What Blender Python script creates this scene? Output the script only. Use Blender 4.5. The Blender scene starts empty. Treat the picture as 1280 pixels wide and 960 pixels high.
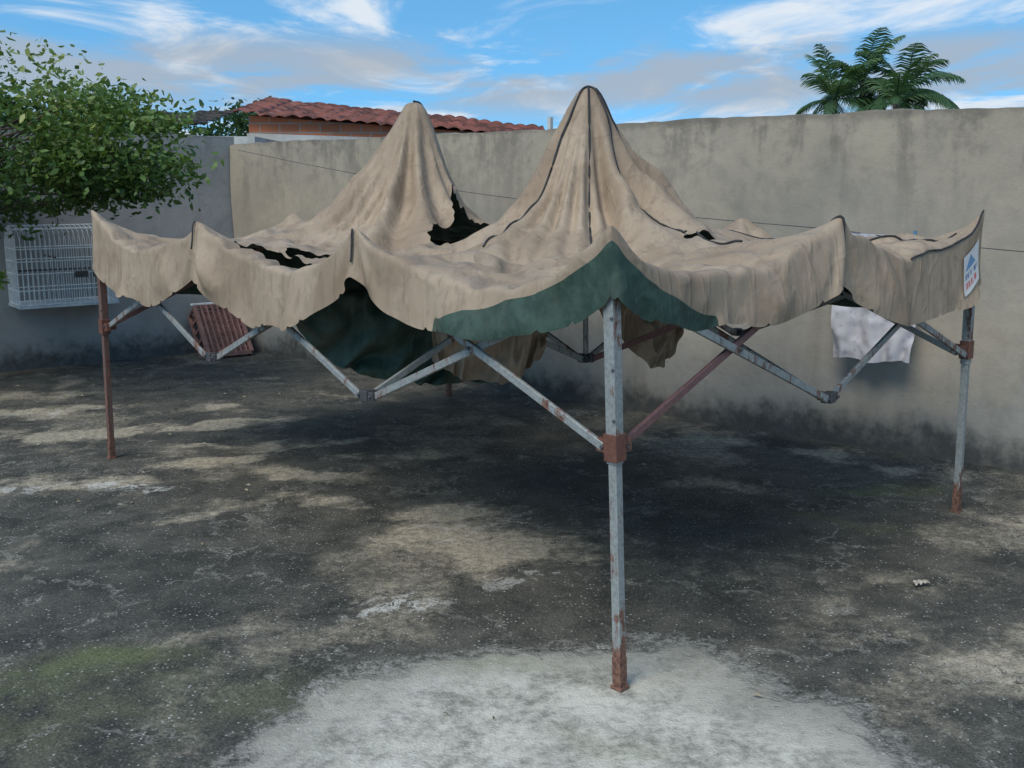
import bpy, math, random
import numpy as np
from mathutils import Vector, Matrix
random.seed(7); np.random.seed(7); R=random.random
def U(a,b): return random.uniform(a,b)
sc=bpy.context.scene
# ------------------------------------------------------------------ helpers
class G:
    def __init__(s,nt): s.nt=nt
    def n(s,t,ins=None,**pr):
        nd=s.nt.nodes.new('ShaderNode'+t)
        for k,v in pr.items(): setattr(nd,k,v)
        if ins:
            for k,v in ins.items():
                sk=nd.inputs[k]
                if isinstance(v,bpy.types.NodeSocket): s.nt.links.new(v,sk)
                else: sk.default_value=v
        return nd
    def m(s,op,a,b=0.0,c=0.0,clamp=False):
        nd=s.n('Math',{0:a,1:b,2:c},operation=op); nd.use_clamp=clamp; return nd.outputs[0]
    def mix(s,f,a,b,blend='MIX'):
        nd=s.n('Mix',None,data_type='RGBA',blend_type=blend)
        for i,v in ((0,f),(6,a),(7,b)):
            if isinstance(v,bpy.types.NodeSocket): s.nt.links.new(v,nd.inputs[i])
            else: nd.inputs[i].default_value = v if i==0 else (tuple(v)+(1,))[:4]
        return nd.outputs[2]
    def noise(s,vec,scale,detail=4,rough=.55,dist=0.0):
        return s.n('TexNoise',{'Vector':vec,'Scale':scale,'Detail':detail,'Roughness':rough,'Distortion':dist}).outputs[0]
    def ramp(s,f,lo,hi):
        return s.n('MapRange',{0:f,1:lo,2:hi,3:0.0,4:1.0},interpolation_type='SMOOTHSTEP').outputs[0]
    def pos(s): return s.n('NewGeometry').outputs['Position']
    def sca(s,v,x): return s.n('Mapping',{'Vector':v,'Scale':x}).outputs[0]
    def at(s,name): return s.n('Attribute',attribute_name=name).outputs['Fac']
def newmat(name):
    m=bpy.data.materials.new(name); m.use_nodes=True
    nt=m.node_tree; nt.nodes.clear(); g=G(nt)
    out=g.n('OutputMaterial'); b=g.n('BsdfPrincipled'); nt.links.new(b.outputs[0],out.inputs[0])
    return m,g,b
def setb(g,b,**k):
    for n,v in k.items():
        n=n.replace('_',' ')
        if isinstance(v,bpy.types.NodeSocket): g.nt.links.new(v,b.inputs[n])
        else: b.inputs[n].default_value=(tuple(v)+(1,))[:4] if isinstance(v,(tuple,list)) else v
def bump(g,b,h,st=.3,d=.01):
    nd=g.n('Bump',{'Height':h,'Strength':st,'Distance':d}); g.nt.links.new(nd.outputs[0],b.inputs['Normal'])
def simple(name,c1,c2=None,scale=8,rough=.8,bs=0.0,bd=.005):
    m,g,b=newmat(name); p=g.pos(); n=g.noise(p,scale,3,.6)
    c2=c2 or tuple(x*.6 for x in c1)
    setb(g,b,Base_Color=g.mix(g.ramp(n,.35,.65),c2,c1),Roughness=rough)
    if bs: bump(g,b,g.noise(p,scale*3,3,.65),bs,bd)
    return m
def link(o,parent=None):
    sc.collection.objects.link(o)
    if parent: o.parent=parent
    return o
def mesh(name,v,f,mats,parent=None,smooth=False,mi=None):
    me=bpy.data.meshes.new(name); me.from_pydata([tuple(map(float,x)) for x in v],[],[tuple(map(int,x)) for x in f])
    for m in (mats if isinstance(mats,(list,tuple)) else [mats]): me.materials.append(m)
    if smooth: me.polygons.foreach_set('use_smooth',[True]*len(me.polygons))
    if mi is not None: me.polygons.foreach_set('material_index',mi)
    me.update(); return link(bpy.data.objects.new(name,me),parent)
def setat(ob,name,arr):
    at=ob.data.attributes.new(name,'FLOAT','POINT'); at.data.foreach_set('value',np.asarray(arr,np.float32).ravel())
def empty(name,loc=(0,0,0)):
    e=bpy.data.objects.new(name,None); e.empty_display_size=.1
    sc.collection.objects.link(e); return e
class MB:
    def __init__(s): s.v=[];s.f=[];s.mi=[]
    def add(s,v,f,mi=0):
        o=len(s.v); s.v+=list(v); s.f+=[tuple(i+o for i in q) for q in f]; s.mi+=[mi]*len(f)
    def box(s,p,q,w,h,up=Vector((0,0,1)),mi=0,off=0.0):
        p=Vector(p);q=Vector(q);d=(q-p).normalized()
        if abs(d.dot(up))>.98: up=Vector((.71,.7,0))
        x=d.cross(up).normalized(); y=x.cross(d).normalized(); p=p+x*off;q=q+x*off
        vs=[]
        for c in (p,q):
            for a,b in ((-1,-1),(1,-1),(1,1),(-1,1)): vs.append(c+x*(a*w/2)+y*(b*h/2))
        s.add(vs,[(0,3,2,1),(4,5,6,7),(0,1,5,4),(1,2,6,5),(2,3,7,6),(3,0,4,7)],mi)
    def tube(s,pts,r,n=6,mi=0,taper=None):
        pts=[Vector(p) for p in pts]; vs=[]; fs=[]
        for i,p in enumerate(pts):
            d=(pts[min(i+1,len(pts)-1)]-pts[max(i-1,0)]).normalized()
            u=Vector((0,0,1)) if abs(d.z)<.9 else Vector((1,0,0))
            x=d.cross(u).normalized(); y=x.cross(d)
            rr=r if taper is None else r+(taper-r)*i/max(1,len(pts)-1)
            for k in range(n):
                a=2*math.pi*k/n; vs.append(p+x*math.cos(a)*rr+y*math.sin(a)*rr)
        for i in range(len(pts)-1):
            for k in range(n):
                k2=(k+1)%n; fs.append((i*n+k,i*n+k2,(i+1)*n+k2,(i+1)*n+k))
        fs.append(tuple(range(n))[::-1]); fs.append(tuple((len(pts)-1)*n+k for k in range(n)))
        s.add(vs,fs,mi)
    def obj(s,name,mats,parent=None,smooth=False): return mesh(name,s.v,s.f,mats,parent,smooth,s.mi)
def vnoise(nx,ny,cx,cy,seed):
    rs=np.random.RandomState(seed); g=rs.rand(cx+3,cy+3)*2-1
    x=np.linspace(0,cx,nx);y=np.linspace(0,cy,ny)
    xi=x.astype(int);yi=y.astype(int);fx=x-xi;fy=y-yi
    fx=fx*fx*(3-2*fx);fy=fy*fy*(3-2*fy)
    a=g[np.ix_(xi,yi)];b=g[np.ix_(xi+1,yi)];c=g[np.ix_(xi,yi+1)];d=g[np.ix_(xi+1,yi+1)]
    fx=fx[:,None];fy=fy[None]
    return a*(1-fx)*(1-fy)+b*fx*(1-fy)+c*(1-fx)*fy+d*fx*fy
def fbm(nx,ny,cx,cy,seed,oct=4,g=.55):
    r=0;a=1;t=0
    for o in range(oct): r=r+a*vnoise(nx,ny,cx*2**o,cy*2**o,seed+o); t+=a; a*=g
    return r/t
def sst(x,a,b):
    t=np.clip((x-a)/(b-a),0,1); return t*t*(3-2*t)

# ------------------------------------------------------------------ camera
cam=bpy.data.cameras.new('camera'); cam.lens=36.03; cam.sensor_width=36; cam.clip_end=2000
co=bpy.data.objects.new('camera',cam); link(co); co.location=(0,0,1.82)
co.rotation_euler=(math.radians(90-10.83),0,0); sc.camera=co
sc.view_settings.view_transform='Standard'; sc.view_settings.look='None'; sc.view_settings.exposure=0

# ------------------------------------------------------------------ world
SUN_EL=50; SUN_AZ=212
w=bpy.data.worlds.new('World'); sc.world=w; w.use_nodes=True; nt=w.node_tree; nt.nodes.clear(); g=G(nt)
tc=g.n('TexCoord').outputs['Generated']; nrm=g.n('VectorMath',{0:tc},operation='NORMALIZE').outputs[0]
sep=g.n('SeparateXYZ',{0:nrm}); X,Y,Z=sep.outputs
Zp=g.m('MAXIMUM',Z,0.0)
lift=g.n('CombineXYZ',{0:X,1:Y,2:g.m('ADD',Z,.22)}).outputs[0]
sky=g.n('TexSky',None,sky_type='NISHITA',sun_disc=False)
vn=g.n('VectorMath',{0:lift},operation='NORMALIZE').outputs[0]
if len(sky.inputs): nt.links.new(vn,sky.inputs[0])
sky.sun_elevation=math.radians(SUN_EL); sky.sun_rotation=math.radians(SUN_AZ); sky.air_density=1.0; sky.dust_density=.4; sky.ozone_density=1.5
den=g.m('ADD',Zp,.07)
cp=g.n('CombineXYZ',{0:g.m('DIVIDE',X,den),1:g.m('MULTIPLY',g.m('DIVIDE',Y,den),.62),2:0.0}).outputs[0]
n1=g.noise(cp,1.15,6,.6,.9); n2=g.noise(g.n('VectorMath',{0:cp,1:(7.3,2.1,0)},operation='ADD').outputs[0],.75,6,.58,.3)
lowm=g.ramp(Zp,.10,.0)
c1=g.ramp(g.m('ADD',n1,g.m('MULTIPLY',lowm,.22)),.49,.69)
band=g.m('MULTIPLY',g.ramp(Zp,.05,.09),g.ramp(Zp,.15,.115))
c2=g.m('MULTIPLY',g.ramp(n2,.38,.54),band)
skyb=g.mix(1.0,sky.outputs[0],(.74,1.34,1.46),'MULTIPLY')
a=g.mix(g.m('MULTIPLY',c1,.85),skyb,(6.0,6.3,6.6))
b_=g.mix(g.m('MULTIPLY',c2,.85),a,(2.9,3.3,3.8))
bg=g.n('Background',{'Color':b_,'Strength':.14}); o=g.n('OutputWorld'); nt.links.new(bg.outputs[0],o.inputs[0])
sl=bpy.data.lights.new('sun','SUN'); sl.energy=2.5; sl.angle=math.radians(30); sl.color=(1,.91,.79)
so=bpy.data.objects.new('sun',sl); link(so)
az=math.radians(SUN_AZ);el=math.radians(SUN_EL)
dv=Vector((math.sin(az)*math.cos(el),math.cos(az)*math.cos(el),math.sin(el)))
so.rotation_euler=dv.to_track_quat('Z','Y').to_euler(); so.location=(0,0,20)

# ------------------------------------------------------------------ ground: one sheet, dense where the yard is
core_x=np.arange(-7.0,7.001,.04); core_y=np.arange(1.4,12.601,.04)
xs=np.r_[[-300,-100,-40,-15,-9],core_x,[9,15,40,100,300]]; ys=np.r_[[-300,-60,-10,-2,.5],core_y,[14,20,40,120,400]]
GX,GY=np.meshgrid(xs,ys,indexing='ij'); nx_,ny_=GX.shape
def nz(scale,seed,oc=4,g_=.55):
    r=np.zeros((nx_,ny_)); cx,cy=len(core_x),len(core_y)
    r[5:5+cx,5:5+cy]=fbm(cx,cy,max(1,int(14*scale)),max(1,int(11.2*scale)),seed,oc,g_); return r
WX=nz(1.6,100,5,.66)*.42; WY=nz(1.6,200,5,.66)*.32
PX=GX+WX; PY=GY+WY
def el_(cx,cy,rx,ry,rot,soft,px=PX,py=PY):
    c,s=math.cos(math.radians(rot)),math.sin(math.radians(rot)); x=(px-cx)*c+(py-cy)*s; y=-(px-cx)*s+(py-cy)*c
    return 1-sst(np.hypot(x/rx,y/ry),1-soft,1+soft/2)
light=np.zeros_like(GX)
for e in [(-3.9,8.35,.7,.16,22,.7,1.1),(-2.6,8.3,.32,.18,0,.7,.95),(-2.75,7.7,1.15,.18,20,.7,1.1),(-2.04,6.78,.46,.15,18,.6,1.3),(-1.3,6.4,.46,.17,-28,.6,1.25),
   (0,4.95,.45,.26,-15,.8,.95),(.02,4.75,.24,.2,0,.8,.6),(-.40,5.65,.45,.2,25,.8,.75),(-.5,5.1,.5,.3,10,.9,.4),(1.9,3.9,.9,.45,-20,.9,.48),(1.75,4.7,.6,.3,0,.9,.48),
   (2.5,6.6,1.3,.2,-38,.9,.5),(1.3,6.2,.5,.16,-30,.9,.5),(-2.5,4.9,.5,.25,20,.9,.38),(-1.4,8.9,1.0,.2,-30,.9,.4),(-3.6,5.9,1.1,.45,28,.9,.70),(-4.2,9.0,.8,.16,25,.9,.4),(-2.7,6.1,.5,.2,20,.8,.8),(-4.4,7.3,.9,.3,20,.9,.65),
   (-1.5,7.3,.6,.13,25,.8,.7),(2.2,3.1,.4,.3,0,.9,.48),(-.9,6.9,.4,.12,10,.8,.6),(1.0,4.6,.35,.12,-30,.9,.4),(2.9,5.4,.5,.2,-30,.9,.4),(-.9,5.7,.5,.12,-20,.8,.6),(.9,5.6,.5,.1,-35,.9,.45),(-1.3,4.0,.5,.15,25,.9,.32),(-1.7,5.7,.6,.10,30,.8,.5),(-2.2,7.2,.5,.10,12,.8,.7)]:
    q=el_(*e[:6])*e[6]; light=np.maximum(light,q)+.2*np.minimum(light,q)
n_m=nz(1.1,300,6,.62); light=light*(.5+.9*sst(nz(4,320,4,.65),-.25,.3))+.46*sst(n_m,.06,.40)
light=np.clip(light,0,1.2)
dark_patch=np.zeros_like(GX)  # mask of soft dark patches mixed into the concrete colour
for e in [(1.0,5.3,1.3,.6,-40,.9,.75),(0,7.0,1.4,.7,-45,.9,.85),(-1.5,4.5,.7,.35,0,.9,.8),(-.85,4.75,.45,.16,12,.8,.9),(1.9,5.2,.8,.3,0,.9,.5),(-1.5,3.3,1.1,.5,0,.9,.45),(-3.4,8.0,.9,.2,0,.9,.3),(.6,4.2,.5,.2,-20,.9,.7)]:
    dark_patch=np.maximum(dark_patch,el_(*e[:6])*e[6])
dark_patch=dark_patch*(.55+.6*sst(nz(2.2,333,5,.65),-.3,.3))
moss=np.zeros_like(GX)
for e in [(-1.62,3.78,.32,.16,0,.9,1.1),(-1.9,3.5,.5,.14,20,.9,.9),(2.3,6.1,.35,.12,0,.9,1),(.05,3.72,.2,.07,0,.9,.6),(-2.0,3.3,.9,.5,0,.9,.6),(.35,3.05,.2,.1,0,.9,.6),(-.9,3.4,.4,.3,0,.9,.45),(1.8,5.6,.5,.1,-30,.9,.5)]:
    moss=np.maximum(moss,el_(*e[:6])*e[6])
scr=np.zeros_like(GX)
for e in [(-.48,4.28,.36,.16,15,.7,1),(-2.5,6.1,.45,.16,10,.8,1),(-3.3,5.9,.6,.2,10,.8,.8),(.15,4.55,.3,.1,20,.7,.5),(-.3,3.4,.9,.3,0,.8,.35),(-.1,5.3,.6,.2,30,.8,.5),(-3.8,8.3,.6,.12,20,.8,.6)]:
    scr=np.maximum(scr,el_(*e[:6])*e[6])
cdist=np.hypot((GX-.26+WX*.65)/1.18,(GY-2.60+WY*.75)/1.30)
m,g,b=newmat('weathered_concrete'); p=g.pos()
mid=g.noise(p,3.4,6,.72,.3); fine=g.noise(p,22,4,.72); grit=g.noise(p,110,1,.6)
al,ad,am,ac,asx=g.at('light'),g.at('dark_patch'),g.at('moss'),g.at('cdist'),g.at('scratch')
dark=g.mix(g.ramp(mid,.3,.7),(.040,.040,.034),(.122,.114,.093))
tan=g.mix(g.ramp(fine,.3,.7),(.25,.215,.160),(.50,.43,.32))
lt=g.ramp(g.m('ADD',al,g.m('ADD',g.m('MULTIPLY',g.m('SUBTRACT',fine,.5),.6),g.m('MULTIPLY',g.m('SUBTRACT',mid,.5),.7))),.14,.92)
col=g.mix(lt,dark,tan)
col=g.mix(g.m('MULTIPLY',ad,.58),col,(.034,.035,.032))
col=g.mix(g.m('MULTIPLY',g.m('MULTIPLY',am,g.ramp(mid,.3,.6)),.70),col,(.125,.15,.055))
l=g.m('ADD',ac,g.m('ADD',g.m('MULTIPLY',g.m('SUBTRACT',mid,.5),.30),g.m('MULTIPLY',g.m('SUBTRACT',fine,.5),.10)))
pm=g.ramp(l,1.0,.93)
pn=g.m('ADD',g.m('MULTIPLY',mid,.6),g.m('MULTIPLY',fine,.4))
pcol=g.mix(g.ramp(pn,.34,.60),(.21,.20,.165),(.62,.58,.49))
pcol=g.mix(g.m('MULTIPLY',g.ramp(l,.66,1.0),.70),pcol,(.26,.245,.205))
pcol=g.mix(g.m('MULTIPLY',am,.4),pcol,(.26,.28,.14))
edge=g.m('MULTIPLY',g.ramp(l,1.06,1.0),g.ramp(l,.94,.98))
col=g.mix(pm,col,pcol); col=g.mix(g.m('MULTIPLY',edge,g.m('MULTIPLY',g.ramp(fine,.4,.6),.55)),col,(.44,.42,.37))
n7=g.noise(p,7,5,.75,.8)
col=g.mix(g.m('MULTIPLY',g.ramp(g.m('ADD',n7,g.m('MULTIPLY',asx,.12)),.585,.64),g.m('MULTIPLY',asx,.85)),col,(.60,.58,.53))
cw=g.n('VectorMath',{0:p,1:g.n('TexNoise',{'Vector':p,'Scale':2.4,'Detail':4.0,'Roughness':.65}).outputs[1]},operation='ADD').outputs[0]
vor=g.n('TexVoronoi',{'Vector':cw,'Scale':.95},feature='DISTANCE_TO_EDGE').outputs[0]
notp=g.m('SUBTRACT',1.0,g.m('MULTIPLY',pm,.9))
col=g.mix(g.m('MULTIPLY',g.ramp(vor,.030,.004),g.m('MULTIPLY',g.ramp(n7,.42,.60),.42)),col,(.44,.41,.35))
col=g.mix(g.m('MULTIPLY',g.ramp(vor,.005,.001),g.m('MULTIPLY',notp,.7)),col,(.018,.018,.017))
v2=g.n('TexVoronoi',{'Vector':p,'Scale':60.0}); cs=g.n('SeparateColor',{0:v2.outputs[1]}).outputs[0]
sp=g.m('MULTIPLY',g.ramp(v2.outputs[0],.36,.20),g.ramp(cs,.76,.86))
col=g.mix(g.m('MULTIPLY',sp,g.m('ADD',g.m('MULTIPLY',g.ramp(n7,.40,.60),.7),.12)),col,(.54,.53,.49))
col=g.mix(g.m('MULTIPLY',g.ramp(grit,.60,.75),.35),col,(.38,.36,.32))
col=g.mix(g.m('MULTIPLY',g.ramp(grit,.45,.33),g.m('MULTIPLY',notp,.5)),col,(.022,.022,.022))
setb(g,b,Base_Color=col,Roughness=g.m('ADD',g.m('MULTIPLY',mid,.35),.6)); b.inputs['Specular IOR Level'].default_value=.25
bump(g,b,g.m('ADD',g.m('ADD',g.m('MULTIPLY',grit,.4),g.m('MULTIPLY',fine,.6)),pm),.8,.012)
M_ground=m
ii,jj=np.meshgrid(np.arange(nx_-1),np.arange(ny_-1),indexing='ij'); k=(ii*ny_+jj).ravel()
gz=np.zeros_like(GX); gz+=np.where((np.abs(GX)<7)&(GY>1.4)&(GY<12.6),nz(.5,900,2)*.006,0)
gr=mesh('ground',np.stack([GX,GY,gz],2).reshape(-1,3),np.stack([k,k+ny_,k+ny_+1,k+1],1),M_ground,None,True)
for nme,ar in (('light',light),('dark_patch',dark_patch),('moss',moss),('cdist',cdist),('scratch',scr)): setat(gr,nme,ar)

# ------------------------------------------------------------------ materials
def wall_mat(name,top,mid_,low,zt):
    m,g,b=newmat(name); p=g.pos()
    z=g.n('SeparateXYZ',{0:p}).outputs[2]
    st=g.noise(g.sca(p,(3.2,3.2,.6)),1.2,4,.62,.4); bl=g.noise(p,.75,4,.6,.4); fi=g.noise(p,9,4,.7)
    b2=g.noise(g.n('VectorMath',{0:p,1:(13.1,4.7,2.2)},operation='ADD').outputs[0],1.3,5,.66,.6)
    zz=g.m('ADD',z,g.m('MULTIPLY',g.m('SUBTRACT',bl,.5),1.5))
    col=g.mix(g.ramp(zz,.55,1.55),low,mid_)
    col=g.mix(g.ramp(zz,1.3,2.1),col,top)
    col=g.mix(g.m('MULTIPLY',g.ramp(st,.48,.70),.36),col,tuple(c*.58 for c in mid_))
    col=g.mix(g.m('MULTIPLY',g.ramp(b2,.50,.66),.40),col,tuple(c*.62 for c in low))
    col=g.mix(g.m('MULTIPLY',g.ramp(bl,.50,.62),.45),col,tuple(min(.9,c*1.2) for c in top))
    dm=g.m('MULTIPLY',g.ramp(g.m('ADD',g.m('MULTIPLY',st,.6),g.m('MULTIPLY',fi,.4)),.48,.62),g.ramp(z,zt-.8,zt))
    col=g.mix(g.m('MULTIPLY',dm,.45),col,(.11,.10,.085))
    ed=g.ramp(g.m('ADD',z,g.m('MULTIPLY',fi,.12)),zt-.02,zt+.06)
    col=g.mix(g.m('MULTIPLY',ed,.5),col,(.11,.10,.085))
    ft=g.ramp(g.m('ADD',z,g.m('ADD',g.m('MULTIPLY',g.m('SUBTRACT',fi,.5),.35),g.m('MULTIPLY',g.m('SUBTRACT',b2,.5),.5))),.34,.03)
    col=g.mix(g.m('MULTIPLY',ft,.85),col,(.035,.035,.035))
    col=g.mix(g.m('MULTIPLY',g.ramp(fi,.35,.7),.26),col,tuple(c*.64 for c in mid_))
    setb(g,b,Base_Color=col,Roughness=.92); b.inputs['Specular IOR Level'].default_value=.15
    bump(g,b,g.m('ADD',g.m('MULTIPLY',fi,.8),g.m('MULTIPLY',g.noise(p,55,2,.6),.25)),.4,.012)
    return m
def cloth_mat():
    m,g,b=newmat('weathered_canvas'); p=g.pos()
    bf=g.n('NewGeometry').outputs['Backfacing']
    fl=g.m('GREATER_THAN',g.at('flip'),.5)
    side=g.m('ABSOLUTE',g.m('SUBTRACT',bf,fl))
    n=g.noise(p,2.6,4,.6,.2); n2=g.noise(p,12,4,.7); st=g.noise(g.sca(p,(10,10,1.6)),1.4,5,.70,.2)
    tan=g.mix(g.ramp(n,.32,.68),(.285,.205,.138),(.40,.300,.210))
    tan=g.mix(g.m('MULTIPLY',g.ramp(st,.49,.66),.42),tan,(.17,.120,.080))
    tan=g.mix(g.m('MULTIPLY',g.ramp(n2,.56,.70),.30),tan,(.15,.115,.085))
    tan=g.mix(g.m('MULTIPLY',g.ramp(n2,.42,.30),.25),tan,(.50,.41,.31))
    grn=g.mix(g.ramp(n2,.35,.65),(.028,.052,.038),(.050,.088,.066))
    grn=g.mix(g.m('MULTIPLY',g.ramp(n,.50,.68),.45),grn,(.11,.125,.095))
    col=g.mix(side,tan,grn)
    setb(g,b,Base_Color=col,Roughness=.62); b.inputs['Specular IOR Level'].default_value=.32
    # thin sharp fold lines, long in the fall direction of the cloth
    def crease(off,scl,sc_):
        v=g.n('VectorMath',{0:g.sca(p,scl),1:off},operation='ADD').outputs[0]
        r=g.m('ABSOLUTE',g.m('SUBTRACT',g.noise(v,sc_,2,.45),.5)); return g.ramp(r,.05,.0)
    h=g.m('ADD',g.m('MULTIPLY',crease((0,0,0),(1.6,1.6,.45),4.2),.5),g.m('MULTIPLY',crease((5,3,7),(1.0,1.0,.8),5.0),.35))
    h=g.m('ADD',h,g.m('MULTIPLY',g.noise(p,5,2,.5),.8))
    bump(g,b,h,.30,.014)
    return m
def metal_mat(name,paint,rustlvl):
    m,g,b=newmat(name); p=g.pos(); z=g.n('SeparateXYZ',{0:p}).outputs[2]
    n=g.noise(g.sca(p,(1,1,.35)),18,5,.72); n2=g.noise(p,60,3,.7); n3=g.noise(p,3,2,.5)
    lv=g.m('ADD',g.m('ADD',n,g.m('MULTIPLY',g.m('SUBTRACT',n3,.5),.25)),g.m('MULTIPLY',g.ramp(z,.22,.05),.35))
    r=g.ramp(lv,rustlvl,rustlvl+.09)
    rust=g.mix(g.ramp(n2,.3,.7),(.08,.038,.028),(.24,.115,.075))
    pc=g.mix(g.ramp(n2,.35,.7),paint,tuple(c*.70 for c in paint))
    setb(g,b,Base_Color=g.mix(r,pc,rust),Roughness=g.m('ADD',g.m('MULTIPLY',r,.35),.45),Metallic=g.m('SUBTRACT',.2,g.m('MULTIPLY',r,.2)))
    bump(g,b,g.m('ADD',r,g.m('MULTIPLY',n2,.5)),.3,.003)
    return m
M_wallR=wall_mat('stained_plaster',(.37,.315,.24),(.335,.295,.24),(.34,.325,.29),2.33)
M_wallL=wall_mat('grey_plaster',(.30,.295,.28),(.33,.325,.315),(.31,.31,.30),2.42)
M_cloth=cloth_mat()
M_grey=metal_mat('galvanised_tube',(.34,.355,.34),.53)
M_red=metal_mat('red_oxide_tube',(.24,.125,.115),.60)
M_rust=metal_mat('rusty_tube',(.20,.12,.10),.50)
M_dark=metal_mat('dark_bracket',(.09,.09,.095),.60)
M_brk=metal_mat('rusty_bracket',(.20,.085,.06),.50)
M_seam=simple('black_piping',(.04,.04,.042),(.02,.02,.021),20)
M_white=simple('white_wire',(.85,.87,.86),(.66,.68,.68),20,.5)

# ------------------------------------------------------------------ boundary walls
def wall(name,A,B,h,thick,mat,seed,nrmside,hfun=None):
    A=Vector(A);B=Vector(B); L=(B-A).length; d=(B-A)/L; n=Vector((-d.y,d.x))*nrmside
    nx=int(L/.06); rs=random.Random(seed); rows=18
    top=[]; x1=0
    for i in range(nx+1):
        x1=x1*.85+rs.uniform(-1,1)*.006; top.append((hfun(i/nx) if hfun else h)+x1)
    V=[];F=[]
    for i in range(nx+1):
        p=A+d*(L*i/nx)
        for k in range(rows+1):
            off=.006*math.sin(i*.07+k*.5+seed)+.004*math.sin(i*.19-k*.8)
            q=p+n*off*-1; z=top[i]*k/rows
            V.append((q.x,q.y,z-(.0 if k else .02)))
        q=p+n*(thick*.5); V.append((q.x,q.y,top[i]+.008))
        q=p+n*thick; V.append((q.x,q.y,top[i]-.004)); V.append((q.x,q.y,-.02))
    c=rows+4
    for i in range(nx):
        for k in range(c-1): F.append((i*c+k,(i+1)*c+k,(i+1)*c+k+1,i*c+k+1))
    F.append(tuple(range(c))[::-1]); F.append(tuple(nx*c+k for k in range(c)))
    return mesh(name,V,F,mat,smooth=False)
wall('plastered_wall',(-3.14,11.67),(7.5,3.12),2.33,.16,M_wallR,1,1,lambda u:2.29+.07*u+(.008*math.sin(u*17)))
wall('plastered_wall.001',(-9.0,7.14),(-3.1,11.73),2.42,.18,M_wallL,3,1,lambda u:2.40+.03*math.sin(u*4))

# ------------------------------------------------------------------ tent geometry (metres in the tent's own s,t frame)
S0,T0=3.0,4.5
FT={'C':(.400,3.518),'R':(2.539,5.617),'L':(-2.741,6.801),'B':(-.562,8.943)}
TP={'C':(.334,3.518),'R':(2.505,5.617),'L':(-2.710,6.801),'B':(-.575,8.93)}
def bil(D,s,t):
    u=s/S0;v=t/T0
    return tuple(D['C'][k]*(1-u)*(1-v)+D['R'][k]*u*(1-v)+D['L'][k]*(1-u)*v+D['B'][k]*u*v for k in (0,1))
sd=np.array((.714,.70)); td=np.array((-.69,.722))
TC={k:tuple(np.array(TP[k])+a*.032*sd+b2*.032*td) for k,a,b2 in (('C',-1,-1),('R',1,-1),('L',-1,1),('B',1,1))}
tent=empty('pop_up_canopy_tent')
cps=[(0,0,1.63),(3,0,1.63),(0,4.5,1.62),(3,4.5,1.62),(0,1.5,1.59),(0,3.0,1.59),(1.5,0,1.64),(3,1.5,1.56),(3,3,1.56),(1.5,4.5,1.56),
 (0,.62,1.505),(0,1.0,1.53),(0,2.1,1.50),(0,2.45,1.525),(0,3.6,1.52),(0,4.0,1.55),(.55,0,1.545),(.95,0,1.575),(2.1,0,1.565),(2.5,0,1.585),(3,.75,1.52),(3,2.25,1.50),(3,3.75,1.52),(.75,4.5,1.51),(2.25,4.5,1.51),
 (1.5,2.25,1.48),(.75,.75,1.49),(2.25,.75,1.56),(.7,2.25,1.45),(2.3,2.25,1.5),(.75,3.75,1.50),(2.25,3.75,1.51),(.75,1.5,1.53),(.75,3,1.52),(2.3,1.5,1.55),(2.3,3,1.53),(1.5,.75,1.54),(1.5,3.8,1.53),(.4,.4,1.55),(2.6,.4,1.58)]
cusps=[(0,0,.085),(3,0,.09),(0,4.5,.075),(3,4.5,.05),(0,1.5,.075),(0,3,.075),(1.5,0,.085),(3,1.5,.05),(3,3,.05),(1.5,4.5,.05)]
cp_=np.array(cps); n=len(cp_)
def tps(d): return np.where(d>1e-9,d*d*np.log(np.maximum(d,1e-9)),0)
K=np.zeros((n+3,n+3)); D=np.linalg.norm(cp_[:,None,:2]-cp_[None,:,:2],axis=2); K[:n,:n]=tps(D)+np.eye(n)*.005
K[:n,n]=1;K[:n,n+1:]=cp_[:,:2];K[n:,:n]=K[:n,n:].T
sol=np.linalg.solve(K,np.r_[cp_[:,2],0,0,0])
def base(s,t):
    z=sol[n]+sol[n+1]*s+sol[n+2]*t
    for i in range(n): z=z+sol[i]*tps(np.hypot(s-cp_[i,0],t-cp_[i,1]))
    for a,b2,h in cusps: z=z+h*np.exp(-np.hypot(s-a,t-b2)/.15)
    return z
PR=[0,.05,.10,.16,.22,.32,.43,.60,.9,1.4]; PZ=[2.36,2.35,2.28,2.14,1.98,1.79,1.67,1.58,1.42,1.2]
def roof(s,t):
    z=base(s,t)
    for (ps,pt,dz,dirs) in ((1.5,1.5,0.01,((1.5,-1.5,.26),(-1.5,-1.5,.12))),(1.5,3.0,-.02,((-1.5,1.5,.28),(1.5,1.0,.15),(-1.5,-.9,.10)))):
        r=np.hypot(s-ps,t-pt); a=np.arctan2(t-pt,s-ps); k=1.0+0*r
        for dx,dy,am in dirs:
            k=k-am*np.maximum(0,np.cos(a-math.atan2(dy,dx)))**3
        fold=.09*np.sin(a*7+2.5*np.sin(a*2+ps+pt))+.10*(1-2*np.abs(np.sin(a*8.5+3*np.sin(a*3+pt)-r*1.5)))
        kk=1-(1-k)*np.clip((r-.1)/.3,0,1)+fold*np.clip((r-.05)/.15,0,1)*np.clip((.9-r)/.5,0,1)
        f=np.interp(r*kk,PR,PZ)+dz
        e=16.0; z=np.log(np.exp(e*(z-1.5))+np.exp(e*(f-1.5)))/e+1.5
    return z-.01
H=.02; NV=20
na=int(round(S0/H))+1+2*NV; nb=int(round(T0/H))+1+2*NV
A=(np.arange(na)-NV)*H; B=(np.arange(nb)-NV)*H
AA,BB=np.meshgrid(A,B,indexing='ij')
sC=np.clip(AA,0,S0); tC=np.clip(BB,0,T0)
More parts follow.
